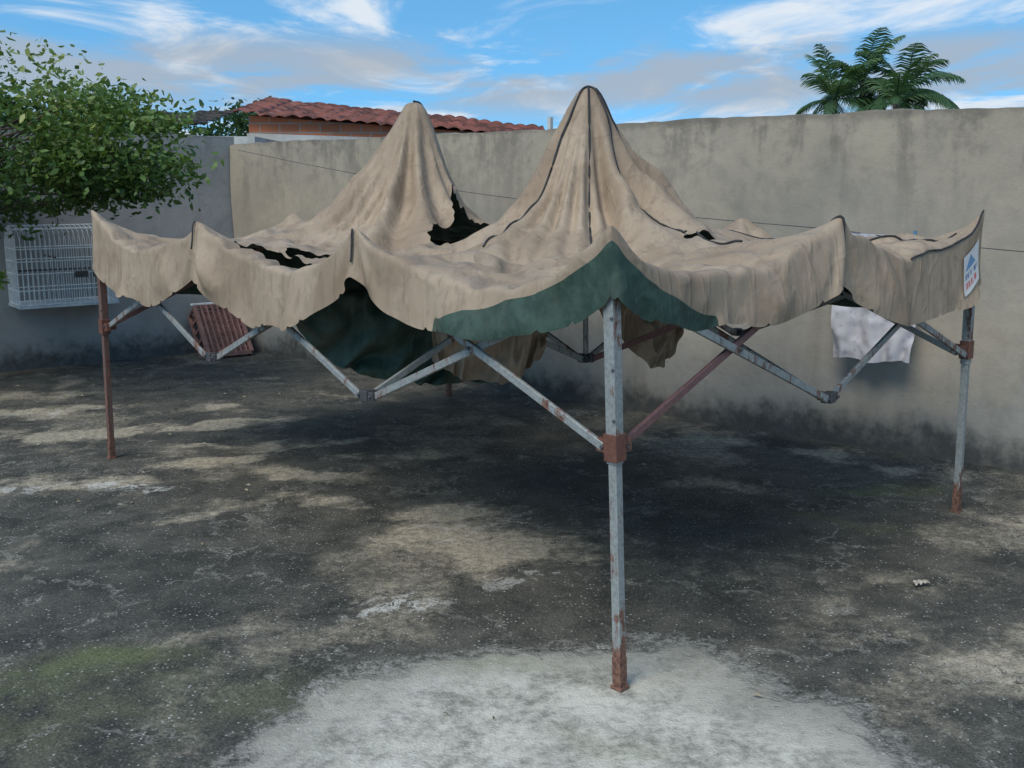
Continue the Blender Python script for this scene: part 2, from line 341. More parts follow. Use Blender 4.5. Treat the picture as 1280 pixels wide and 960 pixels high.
da=np.maximum(np.maximum(-AA,AA-S0),0); db=np.maximum(np.maximum(-BB,BB-T0),0)
drop=np.maximum(da,db)
valid=~((da>1e-6)&(db>1e-6))
bx=np.zeros_like(AA);by=np.zeros_like(AA)
u=sC/S0;v=tC/T0
for k,(arr) in enumerate((bx,by)):
    arr[:]=TC['C'][k]*(1-u)*(1-v)+TC['R'][k]*u*(1-v)+TC['L'][k]*(1-u)*v+TC['B'][k]*u*v
zz=roof(sC,tC)
jag=vnoise(na,nb,24,36,5)*.012+vnoise(na,nb,90,130,6)*.003
ln=np.full_like(AA,.34)
mCL=AA<0; ln=np.where(mCL,np.interp(tC,[0,.45,.8,1.1,1.5,2.0,2.4,3.0,3.75,4.5],[.23,.17,.17,.20,.22,.25,.30,.24,.30,.33]),ln)
mCR=BB<0; ln=np.where(mCR,np.interp(sC,[0,.35,.75,1.05,1.5,2.25,3.0],[.23,.16,.18,.21,.25,.32,.35]),ln)
ln=np.where(AA>S0,np.interp(tC,[0,1,2,3,4.5],[.34,.3,.2,.28,.33]),ln)
w_t=vnoise(nb,1,26,1,5)[:,0]*.016; w_s=vnoise(na,1,18,1,6)[:,0]*.016
ln=ln+np.where(da>0,w_t[None,:],np.where(db>0,w_s[:,None],0))
valid&=(drop<=ln+1e-6)|(drop<1e-6)
hem_scale=ln/np.maximum(np.floor((ln+1e-6)/H)*H,H)
dropz=drop*hem_scale
hemCL=np.interp(tC,[0,.15,.5,.75,.92,1.0],[.05,.035,.04,.07,.13,.5]); hemCR=np.interp(sC,[0,.15,.35,.6,.72],[.05,.05,.07,.12,.5])
fc=np.where(mCL,(drop-hemCL)/(2*H)+.5,np.where(mCR,(drop-hemCR)/(2*H)+.5,0))
flip=np.clip(fc,0,1).astype(np.float32)
out=.02*np.clip(drop/.05,0,1)+.06*drop
out=out*(1-flip)
wav=.018*np.sin((sC+tC)*13+3*np.sin((sC+tC)*3.1))*np.clip(drop/.2,0,1)+(vnoise(na,nb,13,18,71)*.075+vnoise(na,nb,28,40,72)*.026)*np.clip(drop/.12,0,1)
out=out+np.maximum(wav,-.012)
sgA=np.where(AA<0,-1,np.where(AA>S0,1,0)); sgB=np.where(BB<0,-1,np.where(BB>T0,1,0))
bx=bx+sgA*out*sd[0]+sgB*out*td[0]; by=by+sgA*out*sd[1]+sgB*out*td[1]
zz=zz-dropz
def hole(cs,ct,rs_,rt,rot=0,j=1.0):
    global valid
    c,s_=math.cos(math.radians(rot)),math.sin(math.radians(rot))
    x=(AA-cs)*c+(BB-ct)*s_; y=-(AA-cs)*s_+(BB-ct)*c
    rr=np.hypot(x/rs_,y/rt)+jag*16*j
    valid&=~(rr<1)
hole(1.56,.77,.085,.045,-35); hole(1.66,1.14,.06,.016,-50,.4)
hole(1.68,2.50,.24,.22,0); hole(1.38,2.42,.22,.12,10)
hole(.20,2.55,.08,.34,3); hole(.42,2.5,.07,.16,20)
hole(2.4,2.6,.35,.3,0)
hole(2.9,2.2,.2,.5,0)
P0=np.stack([bx,by,zz],2).astype(np.float32)
P0[...,2]+=((vnoise(na,nb,14,20,12)*.042)+vnoise(na,nb,34,48,13)*.010)*(drop<.01)
P=P0.copy(); Vp=P.copy()
wgt=valid.astype(np.float32)
def pin(s,t,r):
    wgt[np.hypot(AA-s,BB-t)<=r]=0
for s,t in ((0,0),(3,0),(0,4.5),(3,4.5),(0,1.5),(0,3),(1.5,0),(3,1.5),(3,3),(1.5,4.5)): pin(s,t,.031)
pin(1.5,1.5,.06);pin(1.5,3,.06)
slack=1.004+.085*np.abs(vnoise(na,nb,9,13,21))+.045*np.abs(vnoise(na,nb,20,28,22))
slack=np.where(drop>0,1.0+.5*(slack-1),slack)
vf=valid.astype(np.float32)
groups=[]
def mk(sa,sb,kc,ke):
    Aa=P0[sa];Bb=P0[sb]; rest=np.linalg.norm(Bb-Aa,axis=2)*slack[sa].astype(np.float32)
    m=vf[sa]*vf[sb]; wa=wgt[sa];wb=wgt[sb]; inv=m/np.maximum(wa+wb,1e-3)
    groups.append((sa,sb,rest,(inv*wa)[...,None],(inv*wb)[...,None],kc,ke))
S=slice
for k in (0,1):
    mk((S(k,na-1,2),S(0,nb)),(S(k+1,na,2),S(0,nb)),.9,1.0); 
    mk((S(0,na),S(k,nb-1,2)),(S(0,na),S(k+1,nb,2)),.9,1.0)
    mk((S(k,na-1,2),S(0,nb-1)),(S(k+1,na,2),S(1,nb)),.25,.4)
    mk((S(k,na-1,2),S(1,nb)),(S(k+1,na,2),S(0,nb-1)),.25,.4)
for k in range(6):
    m1=len(range(k,na-3,6)); mk((S(k,k+6*m1,6),S(0,nb)),(S(k+3,k+3+6*m1,6),S(0,nb)),.26,0)
    m2=len(range(k,nb-3,6)); mk((S(0,na),S(k,k+6*m2,6)),(S(0,na),S(k+3,k+3+6*m2,6)),.26,0)
i0,j0,i1,j1=NV,NV,na-1-NV,nb-1-NV
ks=np.arange(1,NV+1)
seams=[((i0-ks,j0),(i0,j0-ks)),((i1+ks,j0),(i1,j0-ks)),((i0-ks,j1),(i0,j1+ks)),((i1+ks,j1),(i1,j1+ks))]
edge_=(drop<1e-6)&((AA<.03)|(AA>S0-.03)|(BB<.03)|(BB>T0-.03))
keep=np.where(drop<1e-6,np.where(edge_,.05,.022),.008).astype(np.float32)[...,None]
W3=wgt[...,None]
planes=[]
cen_=np.mean([TP[k] for k in 'CRLB'],axis=0)
for a_,b_2,sl_ in (('C','L',(S(0,i0+1),S(j0,j1+1))),('R','B',(S(i1,na),S(j0,j1+1))),('C','R',(S(i0,i1+1),S(0,j0+1))),('L','B',(S(i0,i1+1),S(j1,nb)))):
    pa=np.array(TP[a_]);pb=np.array(TP[b_2]); d_=(pb-pa)/np.linalg.norm(pb-pa); nn=np.array((-d_[1],d_[0]))
    if np.dot(cen_-pa,nn)>0: nn=-nn
    planes.append((pa.astype(np.float32),nn.astype(np.float32),sl_))
def collide():
    for pa,nn,sl_ in planes:
        Q=P[sl_]; dist=(Q[...,:2]-pa)@nn; push=np.maximum(.030-dist,0)
        Q[...,:2]+=push[...,None]*nn; P[sl_]=Q
for st in range(60):
    vel=(P-Vp)*.88; Vp=P.copy()
    vel[...,2]-=.0010
    P=P+vel*W3
    for it in range(5):
        for (sa,sb,rest,ca,cb,kc,ke) in groups:
            a=P[sa];b=P[sb]; d=b-a; L=np.sqrt((d*d).sum(2))+1e-7
            e=(L-rest)/L; e=np.where(e<0,e*kc,e*ke)[...,None]
            d=d*e; P[sa]=a+d*ca; P[sb]=b-d*cb
        for (x,y) in seams:
            mm=(P[x]+P[y])/2; P[x]=mm;P[y]=mm
    P+=(P0-P)*keep*W3
    collide()
idx=-np.ones((na,nb),int)
cell=vf[:-1,:-1]*vf[1:,:-1]*vf[1:,1:]*vf[:-1,1:]>0
used=np.zeros((na,nb),bool)
used[:-1,:-1]|=cell;used[1:,:-1]|=cell;used[1:,1:]|=cell;used[:-1,1:]|=cell
idx[used]=np.arange(used.sum())
ci,cj=np.nonzero(cell)
faces=np.stack([idx[ci,cj],idx[ci+1,cj],idx[ci+1,cj+1],idx[ci,cj+1]],1)
canopy=mesh('canopy_cloth',P[used],faces.tolist(),M_cloth,tent,True)
setat(canopy,'flip',flip[used])
sm=canopy.modifiers.new('sub','SUBSURF'); sm.levels=1; sm.render_levels=1
def samp(s,t):
    x=min(max((s/H+NV),0),na-1.001); y=min(max((t/H+NV),0),nb-1.001)
    i=int(x);j=int(y);fx=x-i;fy=y-j
    p=P[i,j]*(1-fx)*(1-fy)+P[i+1,j]*fx*(1-fy)+P[i,j+1]*(1-fx)*fy+P[i+1,j+1]*fx*fy
    return Vector([float(q) for q in p])
mb=MB()
def seam(s0,t0,s1,t1,nn=90,r=.006,off=(0,0,.006)):
    pts=[];o=Vector(off)
    for k in range(nn+1):
        f=k/nn; s=s0+(s1-s0)*f; t=t0+(t1-t0)*f
        i=int(round(s/H+NV)); j=int(round(t/H+NV))
        if not(0<=i<na and 0<=j<nb) or not used[i,j]:
            if len(pts)>3: mb.tube(pts,r,5)
            pts=[]; continue
        pts.append(samp(s,t)+o)
    if len(pts)>3: mb.tube(pts,r,5)
seam(1.5,1.5,.2,.2);seam(1.5,1.5,2.9,.1);seam(1.5,1.5,.75,1.5,50);seam(1.5,1.5,1.5,.5,60)
seam(1.5,3,2.6,4.1);seam(1.5,3,2.2,3,50)
fo=(-.006,-.008,0)
for s,t in ((0,1.5),(0,3.0)): seam(s-.01,t,s-.14,t,16,.005,fo)
seam(1.5,.15,1.5,-.24,34,.006,fo)
seam(3.0,.0,2.2,.0,50,.005,(-.003,-.006,.004))
mb.obj('seam_piping',M_seam,tent,True)
# label sewn to the valance near the right corner
lm,lg,lb=newmat('printed_label'); uv=lg.n('Attribute',attribute_name='luv').outputs['Vector']
lsx,lsy,_=lg.n('SeparateXYZ',{0:uv}).outputs
def rect(x0,x1,y0,y1):
    return lg.m('MULTIPLY',lg.m('MULTIPLY',lg.m('GREATER_THAN',lsx,x0),lg.m('LESS_THAN',lsx,x1)),lg.m('MULTIPLY',lg.m('GREATER_THAN',lsy,y0),lg.m('LESS_THAN',lsy,y1)))
tri=lg.m('MULTIPLY',rect(.15,.85,.58,.92),lg.m('LESS_THAN',lg.m('ADD',lsy,lg.m('MULTIPLY',lg.m('ABSOLUTE',lg.m('SUBTRACT',lsx,.45)),1.0)),.92))
lc=lg.mix(tri,(.66,.67,.66),(.05,.24,.46))
stp=lg.m('GREATER_THAN',lg.noise(lg.sca(uv,(1,.05,1)),24,1,.5),.47)
lc=lg.mix(lg.m('MULTIPLY',rect(.12,.88,.36,.50),stp),lc,(.05,.10,.30)); lc=lg.mix(lg.m('MULTIPLY',rect(.08,.92,.12,.28),stp),lc,(.55,.05,.05))
setb(lg,lb,Base_Color=lg.mix(lg.m('MULTIPLY',lg.noise(lg.pos(),30,3,.7),.45),lc,(.4,.36,.3)),Roughness=.6)
V=[];F=[];UV=[]
nn_=12
for a_ in range(nn_+1):
    for b_2 in range(nn_+1):
        fa=a_/nn_;fb=b_2/nn_
        p=samp(2.74+.17*fa,-(.09+.19*(1-fb)-.02*fa)); V.append(p+Vector((.004,-.009,0))); UV.append((fa,fb,0))
for a_ in range(nn_):
    for b_2 in range(nn_): k=a_*(nn_+1)+b_2; F.append((k,k+nn_+1,k+nn_+2,k+1))
lo=mesh('sewn_label',V,F,lm,tent,True); at=lo.data.attributes.new('luv','FLOAT_VECTOR','POINT'); at.data.foreach_set('vector',np.array(UV,dtype=np.float32).ravel())

# torn sheets hanging inside
def sheet(name,top,bot,seed,flipv,amp=.03,nu=80,nv=44,belly=.08):
    top=np.array(top,float);bot=np.array(bot,float)
    def ev(C,nn):
        t=np.linspace(0,1,len(C)); x=np.linspace(0,1,nn); r=np.stack([np.interp(x,t,C[:,k]) for k in range(3)],1)
        for _ in range(5): r[1:-1]=(r[:-2]+2*r[1:-1]+r[2:])/4
        return r
    a=ev(top,nu);b=ev(bot,nu); N1=vnoise(nu,nv,9,3,seed);N2=vnoise(nu,nv,22,8,seed+1); f=np.linspace(0,1,nv)[None,:,None]
    Pp=a[:,None]*(1-f)+b[:,None]*f
    gx=np.linspace(0,1,nu)[:,None]; fold=amp*np.sin(gx*18+4*N1+f[...,0]*2.5)*(.3+f[...,0])
    o=fold+N2*amp*.5+belly*np.sin(f[...,0]*math.pi)
    Pp[...,0]+=o*.2; Pp[...,1]-=o
    Pp[...,2]+=N2*.014
    V=Pp.reshape(-1,3);F=[]
    for i in range(nu-1):
        for j in range(nv-1):
            k=i*nv+j; F.append((k,k+1,k+nv+1,k+nv))
    ob=mesh(name,V,F,M_cloth,tent,True); setat(ob,'flip',np.full(len(V),float(flipv)))
    ob.modifiers.new('sub','SUBSURF').render_levels=1
    return ob
sheet('torn_lining',[(-1.12,5.10,1.36),(-.7,5.2,1.46),(-.35,5.4,1.46),(0,5.7,1.45),(.25,5.9,1.4)],
      [(-1.13,5.12,1.20),(-1.01,5.16,1.00),(-.84,5.25,.88),(-.62,5.36,.82),(-.40,5.45,.77),(-.10,5.62,.745)],31,1,.045,belly=.12)
sheet('torn_panel',[(-.44,5.20,1.42),(-.2,5.20,1.45),(.05,5.30,1.45),(.20,5.46,1.40)],
      [(-.40,5.12,.95),(-.24,5.12,.85),(.0,5.20,.83),(.16,5.36,.95)],41,0,.03)
sheet('torn_panel_small',[(.40,5.60,1.40),(.58,5.60,1.42),(.78,5.65,1.40),(.92,5.70,1.38)],
      [(.46,5.57,1.18),(.62,5.57,.98),(.80,5.63,.82),(.93,5.70,.90)],51,0,.03)

# ------------------------------------------------------------------ frame
ZH,ZL=1.48,.885
def node(s,t,z):
    f=z/1.69; a=bil(FT,s,t);b=bil(TP,s,t)
    return Vector((a[0]*(1-f)+b[0]*f,a[1]*(1-f)+b[1]*f,z))
for key,(s,t) in {'C':(0,0),'R':(3,0),'L':(0,4.5),'B':(3,4.5)}.items():
    mb=MB()
    zl={'C':.92,'R':.94,'L':.91,'B':.9}[key]
    up=Vector((.71,.7,0)); m0=0 if key in 'CR' else 1
    mb.box(node(s,t,.86),node(s,t,1.63),.045,.045,up,m0)
    mb.box(node(s,t,.0),node(s,t,.862),.036,.036,up,m0)
    mb.box(node(s,t,.0),node(s,t,.125),.040,.040,up,2)
    mb.box(node(s,t,.0),node(s,t,.012),.052,.052,up,2)
    mb.box(node(s,t,zl-.05),node(s,t,zl+.05),.058,.058,up,3)
    c=node(s,t,zl); ins=1 if s==0 else -1; int_=1 if t==0 else -1
    sdv=Vector((.714,.70,0))*ins; tdv=Vector((-.69,.722,0))*int_
    for dd in (sdv,tdv):
        mb.box(c+dd*.03,c+dd*.075,.034,.05,Vector((0,0,1)),3)
    c=node(s,t,1.51)
    mb.box(node(s,t,1.47),node(s,t,1.55),.052,.052,up,4)
    for dd in (sdv,tdv): mb.box(c+dd*.026,c+dd*.07,.03,.045,Vector((0,0,1)),4)
    for zz_ in (1.02,1.2,1.38):
        q=node(s,t,zz_); mb.tube([q+Vector((-.005,-.020,0)),q+Vector((-.005,-.034,0))],.006,8,4)
    ob=mb.obj('leg_'+{'C':'1','R':'2','L':'3','B':'4'}[key],[M_grey,M_rust,M_brk,M_brk,M_dark],tent)
    bv=ob.modifiers.new('b','BEVEL'); bv.width=.0035; bv.segments=2; bv.limit_method='ANGLE'
mb=MB()
def truss(n0,n1,nx,w=.017,h=.032,slide=False,reds=()):
    (s0,t0),(s1,t1)=n0,n1
    for i in range(nx):
        fa=i/nx;fb=(i+1)/nx
        a=(s0+(s1-s0)*fa,t0+(t1-t0)*fa);b=(s0+(s1-s0)*fb,t0+(t1-t0)*fb)
        ha=node(*a,ZH);la=node(*a,ZL+ (.03 if i==0 and slide else 0));hb=node(*b,ZH);lb_=node(*b,ZL+(.03 if i==nx-1 and slide else 0))
        d=(hb-ha).normalized()
        ha=ha+d*.045;la=la+d*.045;hb=hb-d*.045;lb_=lb_-d*.045
        mb.box(ha,lb_,w,h,Vector((0,0,1)),1 if (2*i) in reds else 0,off=.012)
        mb.box(la,hb,w,h,Vector((0,0,1)),1 if (2*i+1) in reds else 0,off=-.012)
        c=(ha+lb_+la+hb)/4; x=d.cross(Vector((0,0,1)))
        mb.tube([c-x*.03,c+x*.03],.009,8,2)
        for e in (lb_,la,ha,hb): mb.tube([e-x*.026,e+x*.026],.008,8,2)
truss((0,0),(0,4.5),3,slide=True,reds=())
truss((0,0),(3,0),2,slide=True,reds=(1,))
truss((3,0),(3,4.5),3,slide=True,reds=(3,))
truss((0,4.5),(3,4.5),2,slide=True,reds=(1,2))
truss((0,1.5),(3,1.5),2,reds=()); truss((0,3),(3,3),2,reds=(0,1))
truss((1.5,0),(1.5,4.5),3,reds=(0,))
for s,t in ((0,1.5),(0,3),(3,1.5),(3,3),(1.5,0),(1.5,4.5),(1.5,1.5),(1.5,3)):
    inner=0<s<3 and 0<t<4.5
    mb.box(node(s,t,ZL-.025),node(s,t,ZL+.025),.045,.045,Vector((.71,.7,0)),2)
    mb.box(node(s,t,ZH-.03),node(s,t,ZH+.03),.045,.045,Vector((.71,.7,0)),2)
    for z_ in (ZL,ZH):
        q=node(s,t,z_)
        for dd in (Vector((.714,.7,0)),Vector((-.69,.722,0))):
            k0=-1 if inner or (dd.x<0 and s in (0,3)) or (dd.x>0 and t in (0,4.5)) else (0 if (s==0 or t==0) else -1)
            k1=1 if inner or (dd.x<0 and s in (0,3)) or (dd.x>0 and t in (0,4.5)) else (1 if (s==0 or t==0) else 0)
            mb.box(q+dd*.055*k0,q+dd*.055*k1,.028,.04,Vector((0,0,1)),2)
    mb.box(node(s,t,ZH+.02),node(s,t,1.55),.022,.022,Vector((.71,.7,0)),0)
    if inner:
        hz=2.27 if t<2 else 2.24
        mb.tube([node(s,t,ZL),node(s,t,hz)],.016,10,0)
ob=mb.obj('scissor_frame',[M_grey,M_red,M_dark],tent)
bv=ob.modifiers.new('b','BEVEL'); bv.width=.0025; bv.segments=1; bv.limit_method='ANGLE'

# ------------------------------------------------------------------ foliage
def leaf_mat(name,c1,c2,c3):
    m,g,b=newmat(name); a=g.at('tone')
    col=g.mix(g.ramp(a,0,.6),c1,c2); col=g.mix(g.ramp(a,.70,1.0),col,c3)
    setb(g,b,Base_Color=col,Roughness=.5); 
    tr=g.n('BsdfTranslucent',{'Color':g.mix(.5,col,(.16,.26,.03))}); mx=g.n('MixShader',{0:.3,1:b.outputs[0],2:tr.outputs[0]})
    on=[x for x in g.nt.nodes if x.type=='OUTPUT_MATERIAL'][0]; g.nt.links.new(mx.outputs[0],on.inputs[0])
    return m
M_leaf=leaf_mat('bush_leaves',(.045,.10,.022),(.13,.21,.045),(.34,.37,.10))
M_leafd=leaf_mat('dark_leaves',(.02,.045,.016),(.045,.09,.03),(.08,.13,.04))
M_palm=leaf_mat('palm_leaflets',(.03,.075,.03),(.06,.13,.05),(.17,.23,.08))
M_bark=simple('bark',(.12,.09,.065),(.05,.04,.03),12,.9,.5)
def leaves(name,centers,per,spread,size,mat,parent,seed=1,droop=.3):
    rs=np.random.RandomState(seed); V=[];F=[];TN=[]
    for (c,sp_,base_) in centers:
        for _ in range(per):
            p=np.array(c)+rs.normal(0,1,3)*np.array(spread)*sp_
            d=rs.normal(0,1,3); d[2]=d[2]*.6-droop; d/=np.linalg.norm(d); nn=rs.normal(0,1,3); nn[2]+=1.2; x=np.cross(d,nn); x/=np.linalg.norm(x)+1e-6
            l=size*rs.uniform(.6,1.3); wd=l*.24; o=len(V); up=np.cross(x,d)*l*.06
            V+= [p,p+d*l*.35+x*wd-up,p+d*l,p+d*l*.35-x*wd-up, p+d*l*.75+x*wd*.7,p+d*l*.75-x*wd*.7]
            F.append((o,o+1,o+4,o+2,o+5,o+3)); r=float(np.clip(base_+rs.normal(0,.18),0,1)); TN+=[r]*6
    ob=mesh(name,V,F,mat,parent); setat(ob,'tone',TN); return ob
bush=empty('leafy_tree'); rs=np.random.RandomState(4); cen=[]
def crown(c,r,nn,lo=.35):
    for k in range(nn):
        d=rs.normal(0,1,3); d/=np.linalg.norm(d); rad=rs.uniform(lo,1.0)**.6
        rad*=1+.2*math.sin(d[0]*7+d[2]*5+1)
        p=np.array(c)+d*rad*np.array(r)
        cen.append((p,rs.uniform(.5,1.2),.34+.38*d[2]+.15*(rad-.5)+rs.uniform(-.12,.14)))  # leaf tone gets lighter towards the top and outside of the crown, plus jitter
crown((-4.2,8.8,2.20),(1.20,1.2,.62),100); crown((-5.7,8.9,2.42),(1.4,1.3,.85),65); crown((-3.36,8.6,2.00),(.62,.6,.32),32)
crown((-4.7,8.8,2.75),(.6,.6,.22),14)
cen.append((np.array((-4.34,8.6,1.08)),.3,.5))
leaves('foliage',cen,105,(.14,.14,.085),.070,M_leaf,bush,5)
mb=MB(); tb=Vector((-5.4,8.9,0))
mb.tube([tb,tb+Vector((.06,0,.7)),tb+Vector((0,.05,1.4)),tb+Vector((.1,0,2.1))],.085,10,taper=.05)
for k in range(40):
    c=cen[rs.randint(0,len(cen)-1)][0]; c=Vector([float(q) for q in c]); s_=tb+Vector((.05,.02,U(1.1,1.9)))
    m_=(s_+c)/2+Vector((U(-.1,.1),U(-.1,.1),U(-.05,.2))); mb.tube([s_,(s_+m_)/2+Vector((0,0,.05)),m_,(m_+c)/2+Vector((U(-.05,.05),0,U(0,.08))),c],.024,6,taper=.004)
mb.obj('trunk_and_branches',M_bark,bush,True)
cen=[]
for k in range(150):
    x=U(-11,-5.3); cen.append((np.array((x,U(21.5,23.5),U(1.6,3.30+.22*math.sin(x*2.1)))),1.0,.3+U(-.1,.25)))
leaves('distant_trees',cen,75,(.28,.3,.16),.17,M_leafd,None,9)
def palm(name,x,y,h,fl,nf,seed):
    e=empty(name); rp=random.Random(seed); mb=MB(); mb.tube([(x+.15,y,0),(x+.05,y,h*.5),(x,y,h)],.10,9,taper=.07); mb.obj('trunk',M_bark,e,True)
    V=[];F=[];TN=[];st=MB(); rc=Vector((x,y,h))
    for k in range(nf):
        a=2*math.pi*k/nf*2.4+rp.uniform(-.3,.3); el_=rp.uniform(-.25,1.35); L=fl*rp.uniform(.8,1.1)
        p=rc.copy(); d=Vector((math.cos(a)*math.cos(el_),math.sin(a)*math.cos(el_),math.sin(el_))); side=Vector((-math.sin(a),math.cos(a),0)); pts=[p.copy()]
        n_=30
        for i in range(n_):
            d=(d+Vector((0,0,-1))*(.01+.08*(i/n_)**1.3)).normalized(); p=p+d*L/n_; pts.append(p.copy())
            if i>3:
                f=i/n_; ll=L*.36*math.sin(math.pi*(.12+.8*f))
                for sg in (-1,1):
                    ld=(side*sg*.85+d*.75+Vector((0,0,-.42+rp.uniform(-.18,.12)))).normalized(); wv=d*.019*fl/1.4
                    o=len(V); q=p+ld*ll*.5+Vector((0,0,.02)); e2=p+ld*ll+Vector((0,0,-.16*ll))
                    V+=[p-wv,p+wv,q+wv,q-wv,e2]; F+=[(o,o+1,o+2,o+3),(o+3,o+2,o+4)]; r=min(1,max(0,.45+.3*math.sin(el_)+rp.uniform(-.25,.25))); TN+=[r]*5  # leaflet tone gets lighter on steeper fronds, plus jitter
        st.tube(pts[::3],.016,4,taper=.005)
    st.obj('frond_ribs',M_palm,e); ob=mesh('fronds',V,F,M_palm,e); setat(ob,'tone',TN)
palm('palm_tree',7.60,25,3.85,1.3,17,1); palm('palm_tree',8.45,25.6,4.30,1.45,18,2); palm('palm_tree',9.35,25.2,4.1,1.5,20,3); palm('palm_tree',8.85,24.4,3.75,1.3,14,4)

# ------------------------------------------------------------------ neighbour buildings
def brick_mat():
    m,g,b=newmat('clay_brick'); p=g.pos(); sp=g.n('SeparateXYZ',{0:p}).outputs
    v=g.n('CombineXYZ',{0:sp[0],1:sp[2],2:0.0}).outputs[0]
    br=g.n('TexBrick',{'Vector':v,'Color1':(.60,.19,.085,1),'Color2':(.47,.15,.07,1),'Mortar':(.36,.30,.25,1),'Scale':1.0,'Mortar Size':.010,'Brick Width':.29,'Row Height':.13}).outputs[0]
    setb(g,b,Base_Color=g.mix(g.m('MULTIPLY',g.noise(p,6,3,.7),.3),br,(.20,.10,.07)),Roughness=.9); return m
M_brick=brick_mat(); M_tile=simple('clay_tiles',(.34,.125,.095),(.12,.055,.045),5,.9,.3); M_tiled=simple('mouldy_tiles',(.09,.075,.06),(.03,.03,.028),5,.9,.3); M_cem=simple('cement_band',(.55,.54,.51),(.40,.39,.36),4,.9)
def tiled_roof(name,x0,x1,yf,yr,zfl,zfr,zrl,zrr,mat,parent,pitch=.19,rows=6):
    nx=int((x1-x0)/pitch*8); V=[];F=[]; rr=random.Random(2)
    cols=nx+1; jit=[rr.uniform(-.015,.02) for _ in range(nx//8+2)]
    lines=[]
    for r in range(rows):
        for e in (0,1): lines.append(((r+e)/rows,.030 if e==0 else .0))
    for (f,lft) in lines:
        for i in range(cols):
            u=i/nx; x=x0+(x1-x0)*u; z=(zfl*(1-u)+zfr*u)*(1-f)+(zrl*(1-u)+zrr*u)*f
            z+=.028*abs(math.sin(math.pi*i/8))+lft+jit[i//8]*(1 if lft else .6); V.append((x,yf+(yr-yf)*f,z))
    for r in range(len(lines)-1):
        for i in range(cols-1): k=r*cols+i; F.append((k,k+1,k+cols+1,k+cols))
    ob=mesh(name,V,F,mat,parent); so_=ob.modifiers.new('s','SOLIDIFY'); so_.thickness=.03; return ob
hs=empty('brick_house')
mb=MB()
x0,x1=-3.78,.3
zl=lambda x:2.845-(x+3.85)/4.35*.31
vs=[(x0,15.15,0),(x1,15.15,0),(x1,15.15,zl(x1)),(x0,15.15,zl(x0)),(x0,17.0,0),(x1,17.0,0),(x1,17.0,zl(x1)+.15),(x0,17.0,zl(x0)+.15)]
mb.add(vs,[(0,1,2,3),(1,5,6,2),(5,4,7,6),(4,0,3,7)]); mb.obj('walls',M_brick,hs)
mb=MB(); mb.box((x0-.02,15.12,2.54),(-1.9,15.12,2.48),.06,.10); mb.obj('cement_band',M_cem,hs)
tiled_roof('tile_roof',-3.95,.5,14.95,17.3,2.86,2.52,3.24,2.80,M_tile,hs)
sh=empty('tiled_shed'); mb=MB(); mb.box((-4.2,14.6,0),(-4.2,14.6,2.48),1.7,1.8,Vector((0,1,0))); mb.obj('walls',M_cem,sh)
tiled_roof('tile_roof',-5.3,-3.98,13.5,15.4,2.56,2.60,2.86,2.90,M_tiled,sh)
mb=MB(); mb.box((.33,9.12,2.2),(.33,9.12,2.42),.035,.035); mb.box((.33,9.12,2.0),(.33,9.12,2.23),.06,.05); mb.obj('wall_stub_pipe',M_cem)

# ------------------------------------------------------------------ bird cage hanging on left wall
cage=empty('bird_cage'); mb=MB()
wd=Vector((.79,.614,0)); wn=Vector((.614,-.79,0)); c0=Vector((-4.70,10.55,0))+wn*.30
def cp2(a,b,z): return c0+wd*a+wn*b+Vector((0,0,z))
hw,hd,z0,z1,z2=.46,.22,.70,1.24,1.46
r_=.0035
def roofz(b): return z1+(z2-z1)*math.sqrt(max(0,1-(b/hd)**2))
na_=20
for i in range(na_+1):
    a=-hw+2*hw*i/na_
    mb.tube([cp2(a,-hd,z0),cp2(a,-hd,z1)]+[cp2(a,hd*math.sin(t),z1+(z2-z1)*math.cos(t)) for t in np.linspace(-1.57,1.57,9)]+[cp2(a,hd,z1),cp2(a,hd,z0)],r_,4)
for sg in (-1,1):
    for i in range(1,12):
        b=-hd+2*hd*i/12; mb.tube([cp2(sg*hw,b,z0),cp2(sg*hw,b,roofz(b))],r_,4)
for z in (z0,z0+.14,z0+.3,z0+.42,z1):
    mb.tube([cp2(-hw,-hd,z),cp2(hw,-hd,z),cp2(hw,hd,z),cp2(-hw,hd,z),cp2(-hw,-hd,z)],.0055,5)
for b in (-.12,0,.12): mb.tube([cp2(-hw,b,roofz(b)),cp2(hw,b,roofz(b))],.005,5)
mb.obj('wire_bars',M_white,cage)
mb=MB(); mb.box(cp2(-hw-.01,0,z0-.02),cp2(hw+.01,0,z0-.02),hd*2+.03,.025); mb.obj('tray',simple('tray_plastic',(.62,.65,.65),(.45,.47,.48),10,.6),cage)
mb=MB(); mb.tube([cp2(-hw+.02,0,1.02),cp2(hw-.02,0,1.02)],.009,7); mb.tube([cp2(-.1,-hd+.02,1.15),cp2(-.1,hd-.02,1.15)],.009,7)
for a in (.12,.3):
    mb.box(cp2(a-.06,hd+.015,.98),cp2(a+.06,hd+.015,.98),.045,.06)
mb.obj('perches_and_feeders',simple('feeder_brown',(.12,.09,.08),(.05,.05,.05),10,.6),cage)
mb=MB(); mb.tube([cp2(0,0,z2),cp2(0,0,z2+.06),cp2(0,-.12,z2+.1),cp2(0,-.29,z2+.1)],.006,6); mb.obj('wall_hook',M_dark,cage)
mb=MB(); 
for i in range(7): mb.tube([cp2(hw+.01,-.1+.2*i/6,z0+.3),cp2(hw+.12,-.1+.2*i/6,z0+.36)],.0035,4)
mb.obj('door_flap',M_white,cage)

